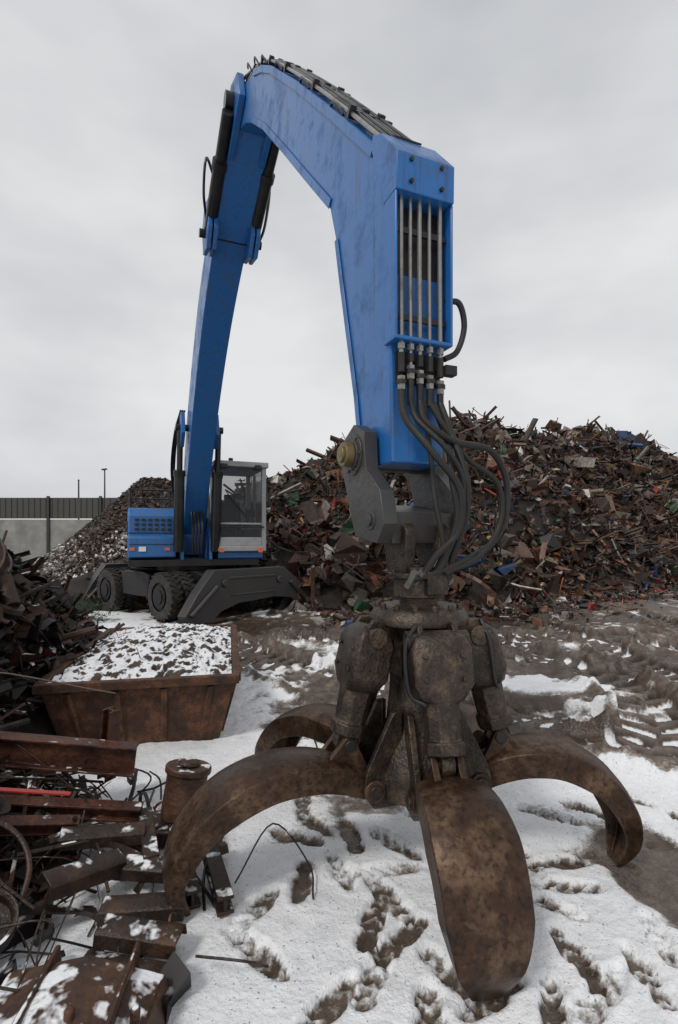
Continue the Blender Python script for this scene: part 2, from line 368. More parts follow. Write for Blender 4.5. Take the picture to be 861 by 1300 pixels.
# ------------------------------------------------------------------ scrap generator
PAL=[(.075,.036,.022),(.12,.052,.03),(.17,.075,.04),(.03,.024,.02),(.085,.065,.052),(.2,.18,.16),(.02,.014,.011),(.14,.075,.046),(.07,.04,.028),(.05,.045,.043),(.1,.045,.027),(.14,.055,.03),(.16,.12,.09)]
ACC=[(.3,.03,.02),(.03,.09,.25),(.32,.2,.05),(.5,.5,.48),(.04,.12,.06),(.28,.1,.03),(.42,.4,.38),(.25,.22,.18),(.5,.49,.47),(.35,.33,.3)]
class Scrap(MB):
    def __init__(s): super().__init__();s.c=[]
    def put(s,vs,fs,col):
        o=len(s.v);s.v+=[tuple(p) for p in vs];s.f+=[tuple(i+o for i in f) for f in fs];s.c+=[col]*len(vs)
    def piece(s,p,size,kind=None,flat=.6,acc=.1,pal=PAL):
        rnd=random.random;g=random.gauss
        col=random.choice(ACC if rnd()<acc else pal);k=.3+1.5*rnd()**1.5;col=tuple(min(.8,c*k) for c in col)
        T=Matrix.Translation(p)@Matrix.Rotation(rnd()*6.28,4,'Z')@Matrix.Rotation(g(0,flat),4,'X')@Matrix.Rotation(g(0,flat),4,'Y')
        kind=kind or random.choices(['sheet','bar','tube','angle','chunk','curl'],[.36,.22,.09,.1,.12,.11])[0]
        if kind=='sheet':
            a=size*(.5+rnd());b_=size*(.2+.5*rnd());nx_,ny_=4,3;cr=size*.16;bend=g(0,1.0)
            vs=[];
            for j in range(ny_):
                for i in range(nx_):
                    u=(i/(nx_-1)-.5);vs.append((u*a+g(0,cr*.5),(j/(ny_-1)-.5)*b_+g(0,cr*.5),bend*u*u*a+g(0,cr*.7)))
            fs=[(j*nx_+i,j*nx_+i+1,(j+1)*nx_+i+1,(j+1)*nx_+i) for j in range(ny_-1) for i in range(nx_-1)]
        elif kind in('bar','tube'):
            L=size*(1+1.8*rnd());r=size*(.02+.04*rnd()) if kind=='bar' else size*(.04+.08*rnd());n=4 if kind=='bar' else 7
            seg=4;vs=[];b1,b2=g(0,.3)*L,g(0,.2)*L
            for j in range(seg):
                u=j/(seg-1)-.5
                for i in range(n):
                    w_=2*math.pi*i/n+.7;vs.append((u*L,b1*u*u+r*math.cos(w_),b2*u*u+r*math.sin(w_)))
            fs=[(j*n+i,j*n+(i+1)%n,(j+1)*n+(i+1)%n,(j+1)*n+i) for j in range(seg-1) for i in range(n)]
            if kind=='bar': fs+=[tuple(range(n)),tuple(range((seg-1)*n,seg*n))]
        elif kind=='angle':
            L=size*(1+1.5*rnd());q_=size*.14;t=q_*.18
            pr=[(0,0),(q_,0),(q_,t),(t,t),(t,q_),(0,q_)];n=6
            vs=[(x_,a_,b2) for x_ in(-L/2,L/2) for a_,b2 in pr];fs=[(i,(i+1)%n,n+(i+1)%n,n+i) for i in range(n)]
        elif kind=='chunk':
            a=size*.35*(.5+rnd());b_=size*.3*(.5+rnd());c_=size*.25*(.5+rnd())
            vs=[(sx*a+g(0,a*.25),sy*b_+g(0,b_*.25),sz*c_+g(0,c_*.25)) for sx in(-1,1) for sy in(-1,1) for sz in(-1,1)]
            fs=[(0,1,3,2),(4,6,7,5),(0,4,5,1),(2,3,7,6),(0,2,6,4),(1,5,7,3)]
        else:
            r=size*(.25+.3*rnd());wd=size*(.05+.15*rnd());n=9;arc=2+3.5*rnd();vs=[]
            for i in range(n):
                w_=arc*i/(n-1)
                vs+=[(r*math.cos(w_),-wd/2+wd*i*.1,r*math.sin(w_)),(r*math.cos(w_),wd/2+wd*i*.1,r*math.sin(w_))]
            fs=[(2*i,2*i+1,2*i+3,2*i+2) for i in range(n-1)]
        s.put([T@Vector(v) for v in vs],fs,col)
    def fin(s,name,mat,parent=None):
        me=bpy.data.meshes.new(name);me.from_pydata(s.v,[],s.f);me.materials.append(mat)
        at=me.attributes.new('Col','FLOAT_COLOR','POINT')
        c_=np.ones((len(s.v),4),np.float32);c_[:,:3]=np.array(s.c);at.data.foreach_set('color',c_.ravel())
        me.shade_flat();me.update()
        o=bpy.data.objects.new(name,me);scene.collection.objects.link(o)
        if parent is not None:o.parent=parent;o.matrix_parent_inverse=parent.matrix_world.inverted()
        return o
def heightmesh(name,fn,x0,x1,y0,y1,st,mat,parent):
    xs_=np.arange(x0,x1,st);ys_=np.arange(y0,y1,st);XX,YY=np.meshgrid(xs_,ys_);ZZ=fn(XX,YY)
    n=len(xs_);k=len(ys_);vs=np.stack([XX.ravel(),YY.ravel(),ZZ.ravel()],1).tolist()
    fs=[(j*n+i,j*n+i+1,(j+1)*n+i+1,(j+1)*n+i) for j in range(k-1) for i in range(n-1) if max(ZZ[j,i],ZZ[j+1,i+1],ZZ[j,i+1],ZZ[j+1,i])>-.25]
    mb=MB();mb.v=vs;mb.f=fs;mb.m=[0]*len(fs);return mb.build(name,[mat],parent,ang=180)

def H1(x,y):
    yf=np.where(x<4,12.6,12.6+(x-4)*.8)+(fbm(x*.3,y*.3,3,44)-.5)*2
    hc=np.interp(x,[-8,-5,-2.5,0,4,6,8,12,18,24,34],[-.5,1.3,3.7,4.8,6.3,6.9,6.4,7.0,8.8,9.2,-.5])
    up=.8*(y-yf);dn=1.0*(yf+22-y)
    h=np.minimum(np.minimum(up,dn),hc+(fbm(x*.5,y*.5,3,4)-.5)*1.1)
    return h+np.where(h>0.2,(fbm(x*.9,y*.9,4,71)-.5)*1.9,0)-.12
he=empty('scrap_heap',(8,20,0))
heightmesh('heap_core',H1,-8,34,11,52,.4,CORE,he)
n=40000
xx=np.random.uniform(-6,27,n);yy=np.where(np.random.rand(n)<.8,12+np.abs(np.random.normal(0,1,n))*8.5,np.random.uniform(12,27,n))+np.maximum(0,(xx-4)*.8)
hh=H1(xx,yy);k=(yy<36)&(xx/yy<.75)&(hh>-.3);xx,yy,hh=xx[k],yy[k],hh[k];print('PIECES',len(xx))
S=Scrap()
for x_,y_,h in zip(xx[:24000],yy[:24000],hh[:24000]):
    sz=random.choice([.10,.16,.2,.26,.28,.4,.55])*(1 if random.random()<.95 else 2)*(1+max(0,y_-20)*.02)
    S.piece((x_,y_,h+random.uniform(-.12,.24)),sz,flat=.85,acc=.13)
for i in range(300):
    x_=random.uniform(-2,24);y_=random.uniform(19,24)+max(0,(x_-4)*.8);h=float(H1(np.array([x_]),np.array([y_]))[0])
    S.piece((x_,y_,h+.3),random.uniform(.5,.9),random.choice(['bar','angle','bar','curl']),flat=.9,acc=.05)
S.fin('heap_scrap_pieces',SCRAP,he)
S=Scrap()
for i in range(1500):
    x_=random.uniform(-.5,13);y_=12.3+max(0,(x_-4)*.8)-abs(random.gauss(0,1.0));S.piece((x_,y_,.04),random.choice([.06,.08,.12,.2,.3]),flat=.15,acc=.15)
S.fin('heap_fringe_debris',SCRAP,he)
TM('heap')
def H2(x,y):
    dx=np.where(x<-9.3,-9.3-x,np.maximum(0,x+7));d=np.hypot(dx,(y-25)*.9)
    return 4.5-.88*d+(fbm(x*.6,y*.6,4,8)-.5)*.7
he2=empty('turnings_heap',(-8,25,0))
heightmesh('heap_core',H2,-16,2,18,32,.25,CORE,he2)
S=Scrap();BR=[(.045,.026,.017),(.07,.036,.021),(.028,.017,.012),(.095,.05,.028)]
xx=np.random.uniform(-15,-3.5,15000);yy=np.random.uniform(19,26,15000);hh=H2(xx,yy);sn=fbm(xx*.7,yy*.7,3,5)
for x_,y_,h,s_ in zip(xx,yy,hh,sn):
    if h<-.1:continue
    white=random.random()<sstep(2.3,.7,h+(s_-.5)*3.2)*.5
    S.piece((x_,y_,h+.03),random.choice([.1,.14,.2]),random.choice(['chunk','curl','chunk']),flat=.8 if not white else .3,acc=0,pal=[(.62,.63,.65)] if white else BR)
S.fin('turnings',CHIPS,he2)
TM('heap2')
# ------------------------------------------------------------------ walls, posts
e=empty('yard_wall',(-25,34,0))
mb=MB()
for i in range(14):
    x_=-58+i*3.4;mb.box((x_,34,1.5),(3.37,.25,3.0),mi=0)
    mb.box((x_,33.95,3.75),(3.3,.1,1.35),mi=1);mb.box((x_+1.7,33.85,2.4),(.16,.16,4.1+.15),mi=2)
    for k in range(9): mb.box((x_-1.5+k*.375,33.88,3.75),(.05,.05,1.3),mi=1)
mb.build('wall_panels',[CONC,PANEL,GREY],e)
e=empty('lamp_post',(-17.1,38,0));mb=MB();mb.cyl((-17.1,38,0),(-17.1,38,6.8),.08,.045,10)
mb.beam((-17.3,38,6.8),(-16.95,38,6.85),.2,.09);mb.build('pole_and_head',[GREY],e)
e=empty('post',(-19,38,0));mb=MB();mb.cyl((-19,38,0),(-19,38,6.0),.08,.05,10);mb.cyl((-19,38,6.0),(-19,38,6.1),.09,.02,10);mb.build('pole',[GREY],e)

# ------------------------------------------------------------------ excavator
G=Vector((.42,2.75,0));TH=math.atan2(.38,.925)
MX=Matrix.Translation(G)@Matrix.Rotation(TH,4,'Z')
ex=empty('material_handler_excavator',tuple(MX@Vector((0,10.4,0))),TH)
def offs(cl,hs_,side):
    o=[]
    for i,p in enumerate(cl):
        a_=cl[max(0,i-1)];b_=cl[min(len(cl)-1,i+1)];d=np.array(b_)-np.array(a_);d/=np.linalg.norm(d);n_=np.array((-d[1],d[0]))*side
        o.append(tuple(np.array(p)+n_*hs_[i]))
    return o
outer=[(.0,2.10),(.03,2.75),(.05,3.45),(.07,3.66),(.2,3.88),(.8,4.53),(1.6,5.37),(2.4,6.17),(2.75,6.47),(3.1,6.72),(3.5,6.92),(3.95,7.08)]
inner=[(.38,2.10),(.47,2.55),(.70,3.35),(.78,3.65),(.89,3.93),(1.4,4.45),(2.0,5.07),(2.7,5.78),(2.95,6.0),(3.2,6.22),(3.55,6.48),(4.02,6.72)]
mb=MB(MX);mb.strip(outer,inner,-.155,.155);
mb.build('stick',[BLUE],ex,.012,3)
mb=MB(MX)
for sx in(-.163,.163):
    mb.strip(outer[4:10],[(a_+.04,b_-.045) for a_,b_ in outer[4:10]],sx-.006,sx+.006)
    mb.strip([(a_-.04,b_+.045) for a_,b_ in inner[4:10]],inner[4:10],sx-.004,sx+.004)
    mb.strip([(a_-.05,b_) for a_,b_ in inner[0:4]],inner[0:4],sx-.004,sx+.004)
mb.build('stick_edge_plates',[BLUE],ex,.003)
mb=MB(MX)
mb.prism([(-.075,3.47),(-.08,3.66),(.1,3.87),(.2,3.93),(.22,3.86),(.07,3.47)],-.172,.172)
for sx in(-.166,.166): mb.box((sx,-.005,3.1),(.014,.12,.74))
mb.box((0,-.0,2.73),(.345,.13,.02))
mb.build('pipe_housing',[BLUE],ex,.006)
mb=MB(MX)
for sx in(-.09,.09):
    for z_ in(3.52,3.63): mb.cyl((sx,-.076,z_),(sx,-.09,z_),.012,n=6)
mb.box((0,.12,3.895),(.16,.05,.01),Matrix.Rotation(R(40),4,'X'))
mb.build('housing_bolts',[DARK],ex)
mb=MB(MX)
for k,sx in enumerate((-.12,-.065,-.01,.05,.115)):
    mb.tube([(sx,-.03,2.6),(sx,-.025,3.1),(sx,-.025,3.5)],.010 if k%2 else .013,10,0,2)
    zz=.02*((k*3)%4-1.5)
    mb.cyl((sx,-.03,2.50+zz),(sx,-.03,2.57+zz),.022,n=6,mi=0);mb.cyl((sx,-.03,2.40),(sx,-.03,2.50+zz),.018,n=10,mi=3);mb.cyl((sx,-.03,2.59+zz),(sx,-.03,2.66),.018,n=8,mi=3);mb.cyl((sx,-.03,2.53+zz),(sx,-.03,2.55+zz),.027,n=12,mi=3);mb.cyl((sx,-.03,2.68),(sx,-.03,2.71),.02,n=6,mi=0)
mb.box((0,-.02,3.3),(.3,.015,.03),mi=2);mb.box((0,-.02,2.85),(.3,.015,.03),mi=2)
mb.box((0,.03,2.6),(.26,.05,.16),mi=3);mb.box((.0,.045,3.1),(.29,.01,.72),mi=3)
oo=offs(outer[4:],[.035]*8,1);
for k,sx in enumerate((-.125,-.09,-.05,-.01,.03,.07,.11)):
    pts=[(sx,a_,b_+.012*(k%3)) for a_,b_ in oo];mb.tube(pts,.014,8,2 if k%3 else 0,3)
for k in range(7):
    t=.1+k*.13;i=t*(len(oo)-1);i0=int(i);fr=i-i0;p=np.array(oo[i0])*(1-fr)+np.array(oo[i0+1])*fr
    mb.box((0,p[0],p[1]),(.3,.035,.05),Matrix.Rotation(R(47-max(0,k-4)*8),4,'X'),mi=2)
    for q_ in(-.12,-.03,.08): mb.box((q_,p[0],p[1]+.035),(.04,.05,.04),Matrix.Rotation(R(47),4,'X'),mi=3)
    mb.tube([(-.14,p[0]+.1,p[1]+.06),(-.165,p[0]+.2,p[1]+.22),(-.13,p[0]+.35,p[1]+.3)],.01,6,2,3)
for sx in(-.12,-.05,.03,.1): mb.tube([(sx,3.0,6.7),(sx,3.5,7.02),(sx*1.2,3.9,7.2),(sx*1.1,4.3,7.12),(sx,4.6,6.95)],.018,8,2)
mb.build('hydraulic_pipes',[CHROME,BRASS,BLACK,DARK],ex)
bc=crv([(3.75,6.98),(5.2,6.45),(7,5.45),(8.7,3.8),(9.9,1.95)],6)
hw=np.interp(range(len(bc)),[0,4,12,18,24],[.22,.31,.4,.4,.26])
A_=offs(bc,hw,1);B_=offs(bc,hw,-1)
mb=MB(MX);mb.strip(A_,B_,-.24,.24);mb.build('boom',[BLUE],ex,.015,3)
mb=MB(MX)
for sx in(-.2,.2): mb.prism([(3.5,6.75),(3.62,7.1),(4.0,7.25),(4.6,7.0),(4.75,6.65),(4.2,6.5)],sx-.04,sx+.04)
for sx in(-.34,.34):
    for q_ in(1,.76): mb.prism([(4.95,6.05),(5.0,6.45),(5.35,6.57),(5.6,6.3),(5.5,5.9),(5.15,5.83)],sx*q_-.03,sx*q_+.03)
    mb.prism([(8.45,3.85),(8.6,4.3),(9.0,4.2),(9.05,3.8),(8.75,3.6)],sx-.05,sx+.03)
mb.build('boom_brackets',[BLUE],ex,.01)
mb=MB(MX)
mb.cyl((-.34,3.85,6.92),(.34,3.85,6.92),.1);mb.cyl((-.45,5.28,6.1),(.45,5.28,6.1),.06)
for sx in(-.31,.31):
    mb.cyl((sx,5.28,6.1),(sx,4.35,6.52),.085);mb.cyl((sx,4.35,6.52),(sx,3.8,6.75),.07,n=14)
    mb.cyl((sx,4.42,6.49),(sx,4.33,6.53),.1)
    mb.cyl((sx*1.25,9.15,1.45),(sx*1.25,8.88,3.1),.105);mb.cyl((sx*1.25,8.88,3.1),(sx*1.25,8.74,3.98),.06,mi=0)
    mb.cyl((sx*1.25,8.9,3.02),(sx*1.25,8.87,3.14),.12)
mb.cyl((-.48,8.74,4.0),(.48,8.74,4.0),.07)
for k in range(3): mb.tube([(-.28-.04*k,8.9,4.4),(-.42-.03*k,9.0,3.9),(-.45-.03*k,9.4,3.2),(-.4,9.9,2.5)],.02,6)
mb.tube([(-.28,5.1,6.85),(-.42,4.8,6.85),(-.44,4.9,6.45),(-.36,5.2,6.25)],.02,6);mb.tube([(.28,5.1,6.85),(.45,4.8,6.75),(.44,5.0,6.25),(.38,5.25,6.05)],.02,6)
mb.build('hydraulic_cylinders',[BLACK,CHROME],ex)
kn=MB(MX)
for sx in(-.215,.215):
    kn.prism([(.12,2.08),(.14,2.28),(.27,2.34),(.4,2.28),(.44,2.12),(.34,1.9),(.25,1.72),(-.02,1.68),(-.1,1.78),(-.05,1.95)],sx-.04,sx+.04,0)
kn.prism([(-.04,1.68),(-.06,1.84),(.3,1.9),(.34,1.7)],-.18,.18,0)
kn.cyl((-.275,.27,2.17),(.275,.27,2.17),.085,mi=0);kn.cyl((-.325,.27,2.17),(-.275,.27,2.17),.068,mi=1);kn.cyl((-.34,.27,2.17),(-.322,.27,2.17),.045,mi=1)
kn.cyl((-.262,.27,2.17),(-.255,.27,2.17),.115,mi=0)
for a_ in range(6): kn.cyl((-.258,.27+.1*math.cos(a_*1.047),2.17+.1*math.sin(a_*1.047)),(-.27,.27+.1*math.cos(a_*1.047),2.17+.1*math.sin(a_*1.047)),.01,n=6)
kn.cyl((-.262,.05,1.8),(-.25,.05,1.8),.05,mi=0);kn.cyl((-.275,.05,1.8),(-.26,.05,1.8),.03,mi=0)
kn.build('stick_end_knuckle',[GREY,BRASS],ex,.008)
up=MB(MX)
for sx in(-.3,.3): up.prism([(9.15,1.25),(9.2,1.7),(9.75,2.2),(10.15,2.2),(10.6,1.7),(11.2,1.25)],sx-.035,sx+.035)
up.prism([(9.4,1.3),(9.4,2.2),(9.55,2.38),(12.6,2.38),(12.9,2.1),(12.9,1.3)],-1.38,-.42)
up.prism([(9.28,1.32),(9.28,1.75),(9.4,1.82),(9.45,1.32)],-1.38,-.42)
up.prism([(11,1.3),(11,2.4),(12.6,2.5),(12.9,2.2),(12.9,1.3)],-.42,1.4)
up.box((.95,10.0,1.36),(1.0,1.7,.16))
up.build('upper_bodywork',[BLUED],ex,.03,3)
up=MB(MX)
up.box((0,11.1,1.2),(2.75,3.7,.14));up.cyl((0,10.4,.95),(0,10.4,1.14),.75,n=40)
for r_ in range(3):
    for c_ in range(6): up.box((-1.2+c_*.13,9.388,1.92+r_*.1),(.085,.03,.045))
up.box((-.9,9.392,1.84),(.94,.02,.015));up.box((-.9,9.275,1.6),(.9,.012,.012))
for c_ in range(5): up.box((-1.385,9.9+c_*.3,1.95),(.02,.2,.3))
for sx in(-1.33,-.5):
    for t in(9.9,11.2,12.4): up.cyl((sx,t,2.38),(sx,t,2.8),.018,n=8)
    up.cyl((sx,9.9,2.8),(sx,12.4,2.8),.018,n=8);up.cyl((sx,9.9,2.6),(sx,12.4,2.6),.014,n=8)
for z_ in(2.8,2.6): up.cyl((-1.33,9.9,z_),(-.5,9.9,z_),.018,n=8)
for k in range(4): up.tube([(-.1+.07*k,9.3,2.3),(-.1+.07*k,9.1,1.9),(-.08+.06*k,9.2,1.4)],.025,6)
up.build('deck_grilles_rails',[DARK],ex)
up=MB(MX)
for (sx,z_) in((-1.3,1.5),(-.6,1.5)): up.box((sx,9.275,z_),(.1,.02,.06))
up.box((1.35,8.99,1.47),(.1,.03,.1),mi=0);up.box((.5,8.99,1.47),(.1,.03,.08),mi=0);up.box((-1.1,9.27,1.5),(.14,.02,.1),mi=1)
up.build('marker_lamps',[ORANGE,WHITE],ex)
cb=MB(MX);x0,x1,y0,y1,z0,z1=.38,1.5,9.05,10.75,1.45,3.36
cb.box(((x0+x1)/2,(y0+y1)/2,z1),(x1-x0+.08,y1-y0+.1,.12))
cb.box(((x0+x1)/2,(y0+y1)/2,z0+.05),(x1-x0,y1-y0,.12))
for xx in(x0+.05,x1-.05):
    for yy in(y0+.05,y1-.05): cb.box((xx,yy,(z0+z1)/2),(.1,.1,z1-z0-.12))
    cb.box((xx,(y0+y1)/2,z0+.32),(.06,y1-y0-.2,.4));cb.box((xx,y0+.95,(z0+z1)/2+.2),(.06,.06,1.3))
cb.box(((x0+x1)/2,y0+.035,z0+.2),(x1-x0-.2,.06,.2));cb.box(((x0+x1)/2,y0+.035,2.05),(x1-x0-.2,.05,.05));cb.box(((x0+x1)/2,y1-.04,z0+.6),(x1-x0-.2,.06,1.0))
cb.build('cab_frame',[CABG],ex,.018,3)
cb=MB(MX)
cb.box(((x0+x1)/2,y0+.04,2.68),(x1-x0-.2,.012,1.2));cb.box(((x0+x1)/2,y0+.04,1.87),(x1-x0-.2,.012,.28))
for xx in(x0+.04,x1-.04): cb.box((xx,(y0+y1)/2,2.65),(.012,y1-y0-.2,1.28))
cb.build('cab_windows',[GLASS],ex)
cb=MB(MX)
cb.box((.92,10.0,1.85),(.5,.5,.16));cb.box((.92,10.28,2.25),(.48,.14,.7),Matrix.Rotation(R(-8),4,'X'));cb.box((.92,10.36,2.7),(.26,.1,.18))
for xx in(.6,1.24): cb.box((xx,9.9,2.05),(.1,.4,.12));cb.cyl((xx,9.72,2.1),(xx,9.7,2.3),.025,n=8)
cb.tube([(.92,9.5,1.55),(.92,9.45,2.0),(.92,9.55,2.2)],.03,8);cb.box((1.2,9.35,2.3),(.22,.04,.16))
cb.cyl((.6,9.03,2.75),(1.05,9.02,2.2),.012,n=6);cb.box((.32,9.1,2.6),(.03,.14,.35));cb.box((1.58,9.1,2.6),(.03,.14,.35))
cb.cyl((.75,9.3,3.42),(.75,9.3,3.52),.05);
cb.box((.94,9.02,1.98),(1.0,.02,.04))
for xx in(.55,1.3): cb.box((xx,8.98,3.3),(.14,.06,.09))
cb.build('cab_seat_controls_mirrors',[BLACK],ex,.01)
fa=math.atan2(.75,.66)
MU=Matrix.Translation((-3.78,12.62,0))@Matrix.Rotation(fa,4,'Z')
uc=MB(MU)
uc.box((0,0,.78),(1.15,3.6,.4));uc.prism([(-1.9,.55),(-1.9,.9),(-1.4,1.02),(1.4,1.02),(1.9,.9),(1.9,.55),(1.0,.45),(-1.0,.45)],-.6,.6)
for yy in(-1.22,1.22): uc.cyl((-.9,yy,.5),(.9,yy,.5),.14,n=14);uc.box((0,yy,.52),(.5,.45,.4))
for sx in(-1,1):
    uc.prism([(-.55,.45),(-.65,.95),(-.4,1.0),(.4,1.0),(.65,.95),(.55,.45)],sx*.95-.28,sx*.95+.28)
uc.build('undercarriage_frame',[DARK],ex,.025)
ou=MB(MU)
for yy,ox,kx in((-2.2,.32,1.12),(2.15,0,1)):
    pr=[(-1.5,.02),(-1.55,.2),(-1.3,.62),(-.95,1.08),(.75,1.08),(1.2,.72),(1.72,.24),(1.7,.06),(1.35,.12),(.95,.36),(.5,.42),(-.4,.36),(-.8,.22),(-1.0,.04)]
    pr=[(a_*kx+ox,b_) for a_,b_ in pr]
    n=len(pr);vs=[(a_,yy-.14,b_) for a_,b_ in pr]+[(a_,yy+.14,b_) for a_,b_ in pr]
    caps=[(0,1,12,13),(1,2,12),(2,3,11,12),(3,4,10,11),(4,5,9,10),(5,6,7,8,9)]
    ou.add(vs,[(i,(i+1)%n,n+(i+1)%n,n+i) for i in range(n)]+caps+[tuple(n+i for i in f) for f in caps])
    for cx in(-.72,.62): ou.cyl((cx*kx+ox,yy-.19,.8),(cx*kx+ox,yy+.19,.8),.08)
    ou.box((ox-.05,yy,.9),(1.3,.32,.05));ou.box((ox-.05,yy,.55),(1.2,.31,.04))
    for sx in(-1,1):
        ou.box((sx*1.6*kx+ox,yy,.035),(.5,.5,.06))
        ou.cyl((sx*.9*kx+ox,yy-.17,.75),(sx*1.45*kx+ox,yy-.17,.2),.05,n=12)
ou.build('stabilisers',[GREY],ex,.012)
wh=MB(MU)
for yy in(-1.22,1.22):
    for sx in(-1,1):
        for off in(.86,1.2):
            xx=sx*off;prof=[(-.13,.3),(-.145,.4),(-.12,.475),(-.06,.495),(.06,.495),(.12,.475),(.145,.4),(.13,.3)]
            n=36;vs=[]
            for i in range(n):
                a_=2*math.pi*i/n
                for (u,r_) in prof: vs.append((xx+u,yy+r_*math.cos(a_),.5+r_*math.sin(a_)))
            k=len(prof);wh.add(vs,[(i*k+j,i*k+j+1,((i+1)%n)*k+j+1,((i+1)%n)*k+j) for i in range(n) for j in range(k-1)],0)
            for i in range(24):
                a_=2*math.pi*i/24
                for sg in(-1,1):
                    T=Matrix.Translation((xx,yy,.5))@Matrix.Rotation(a_+sg*.06,4,'X')@Matrix.Translation((sg*.065,0,.5))@Matrix.Rotation(sg*.5,4,'Z')
                    wh.box((0,0,0),(.14,.045,.035),T,0)
            wh.cyl((xx-.1,yy,.5),(xx+.1,yy,.5),.3,n=28,mi=1)
        wh.cyl((sx*1.2,yy,.5),(sx*1.36,yy,.5),.15,n=16,mi=1);wh.cyl((sx*1.31,yy,.5),(sx*1.335,yy,.5),.24,n=24,mi=1)
wh.build('wheels',[RUBBER,DARK],ex)
TM('excavator')
# ------------------------------------------------------------------ grapple
gr=empty('scrap_grapple',tuple(G),0)
MG=Matrix.Translation(G)
mb=MB(MG@Matrix.Rotation(TH,4,'Z'))
for sx in(-.1,.1): mb.prism([(-.08,1.52),(-.1,1.75),(.0,1.82),(.12,1.8),(.16,1.7),(.1,1.52)],sx-.03,sx+.03)
mb.cyl((-.17,.02,1.74),(.17,.02,1.74),.045,mi=1)
mb.cyl((0,0,1.4),(0,0,1.56),.13,n=28);mb.cyl((0,0,1.5),(0,0,1.53),.16,n=28);mb.box((.02,-.1,1.48),(.12,.12,.12))
mb.cyl((0,0,1.33),(0,0,1.42),.1,n=28)
for i in range(8):
    a_=i*math.pi/4;mb.cyl((.145*math.cos(a_),.145*math.sin(a_),1.49),(.145*math.cos(a_),.145*math.sin(a_),1.545),.012,n=6)
mb.build('rotator_and_yoke',[GRAP,CHROME],gr,.008)
mb=MB(MG)
def ring(prof,n=40,mi=0):
    vs=[];k=len(prof)
    for i in range(n):
        a_=2*math.pi*i/n
        for r_,z_ in prof: vs.append((r_*math.cos(a_),r_*math.sin(a_),z_))
    mb.add(vs,[(i*k+j,((i+1)%n)*k+j,((i+1)%n)*k+j+1,i*k+j+1) for i in range(n) for j in range(k-1)],mi)
ring([(.001,1.36),(.2,1.36),(.235,1.34),(.26,1.30),(.26,1.27),(.19,1.25),(.17,1.2),(.15,.95),(.17,.75),(.24,.62),(.27,.55),(.27,.42),(.2,.38),(.001,.36)])
for i in range(14):
    a_=i*2*math.pi/14;mb.cyl((.215*math.cos(a_),.215*math.sin(a_),1.34),(.215*math.cos(a_),.215*math.sin(a_),1.375),.016,n=6)
tines=[(278,.66,1.08),(199,1.05,1.0),(358,.86,1.0),(137,1.0,1.0),(62,.8,1.0)]
for (az,sc_,wk) in tines:
    D=Matrix.Rotation(R(az)-math.pi/2,4,'Z')
    old=mb.M;mb.M=MG@D
    for sx in(-.085,.085):
        mb.prism([(.14,1.3),(.3,1.3),(.345,1.24),(.33,1.13),(.22,1.05),(.14,1.0)],sx-.014,sx+.014)
    for sx in(-.1,.1):
        mb.prism([(.15,.85),(.2,.84),(.34,.56),(.36,.46),(.3,.38),(.15,.38)],sx-.016,sx+.016)
    mb.M=old
mb.build('hub',[GRAP],gr,.005)
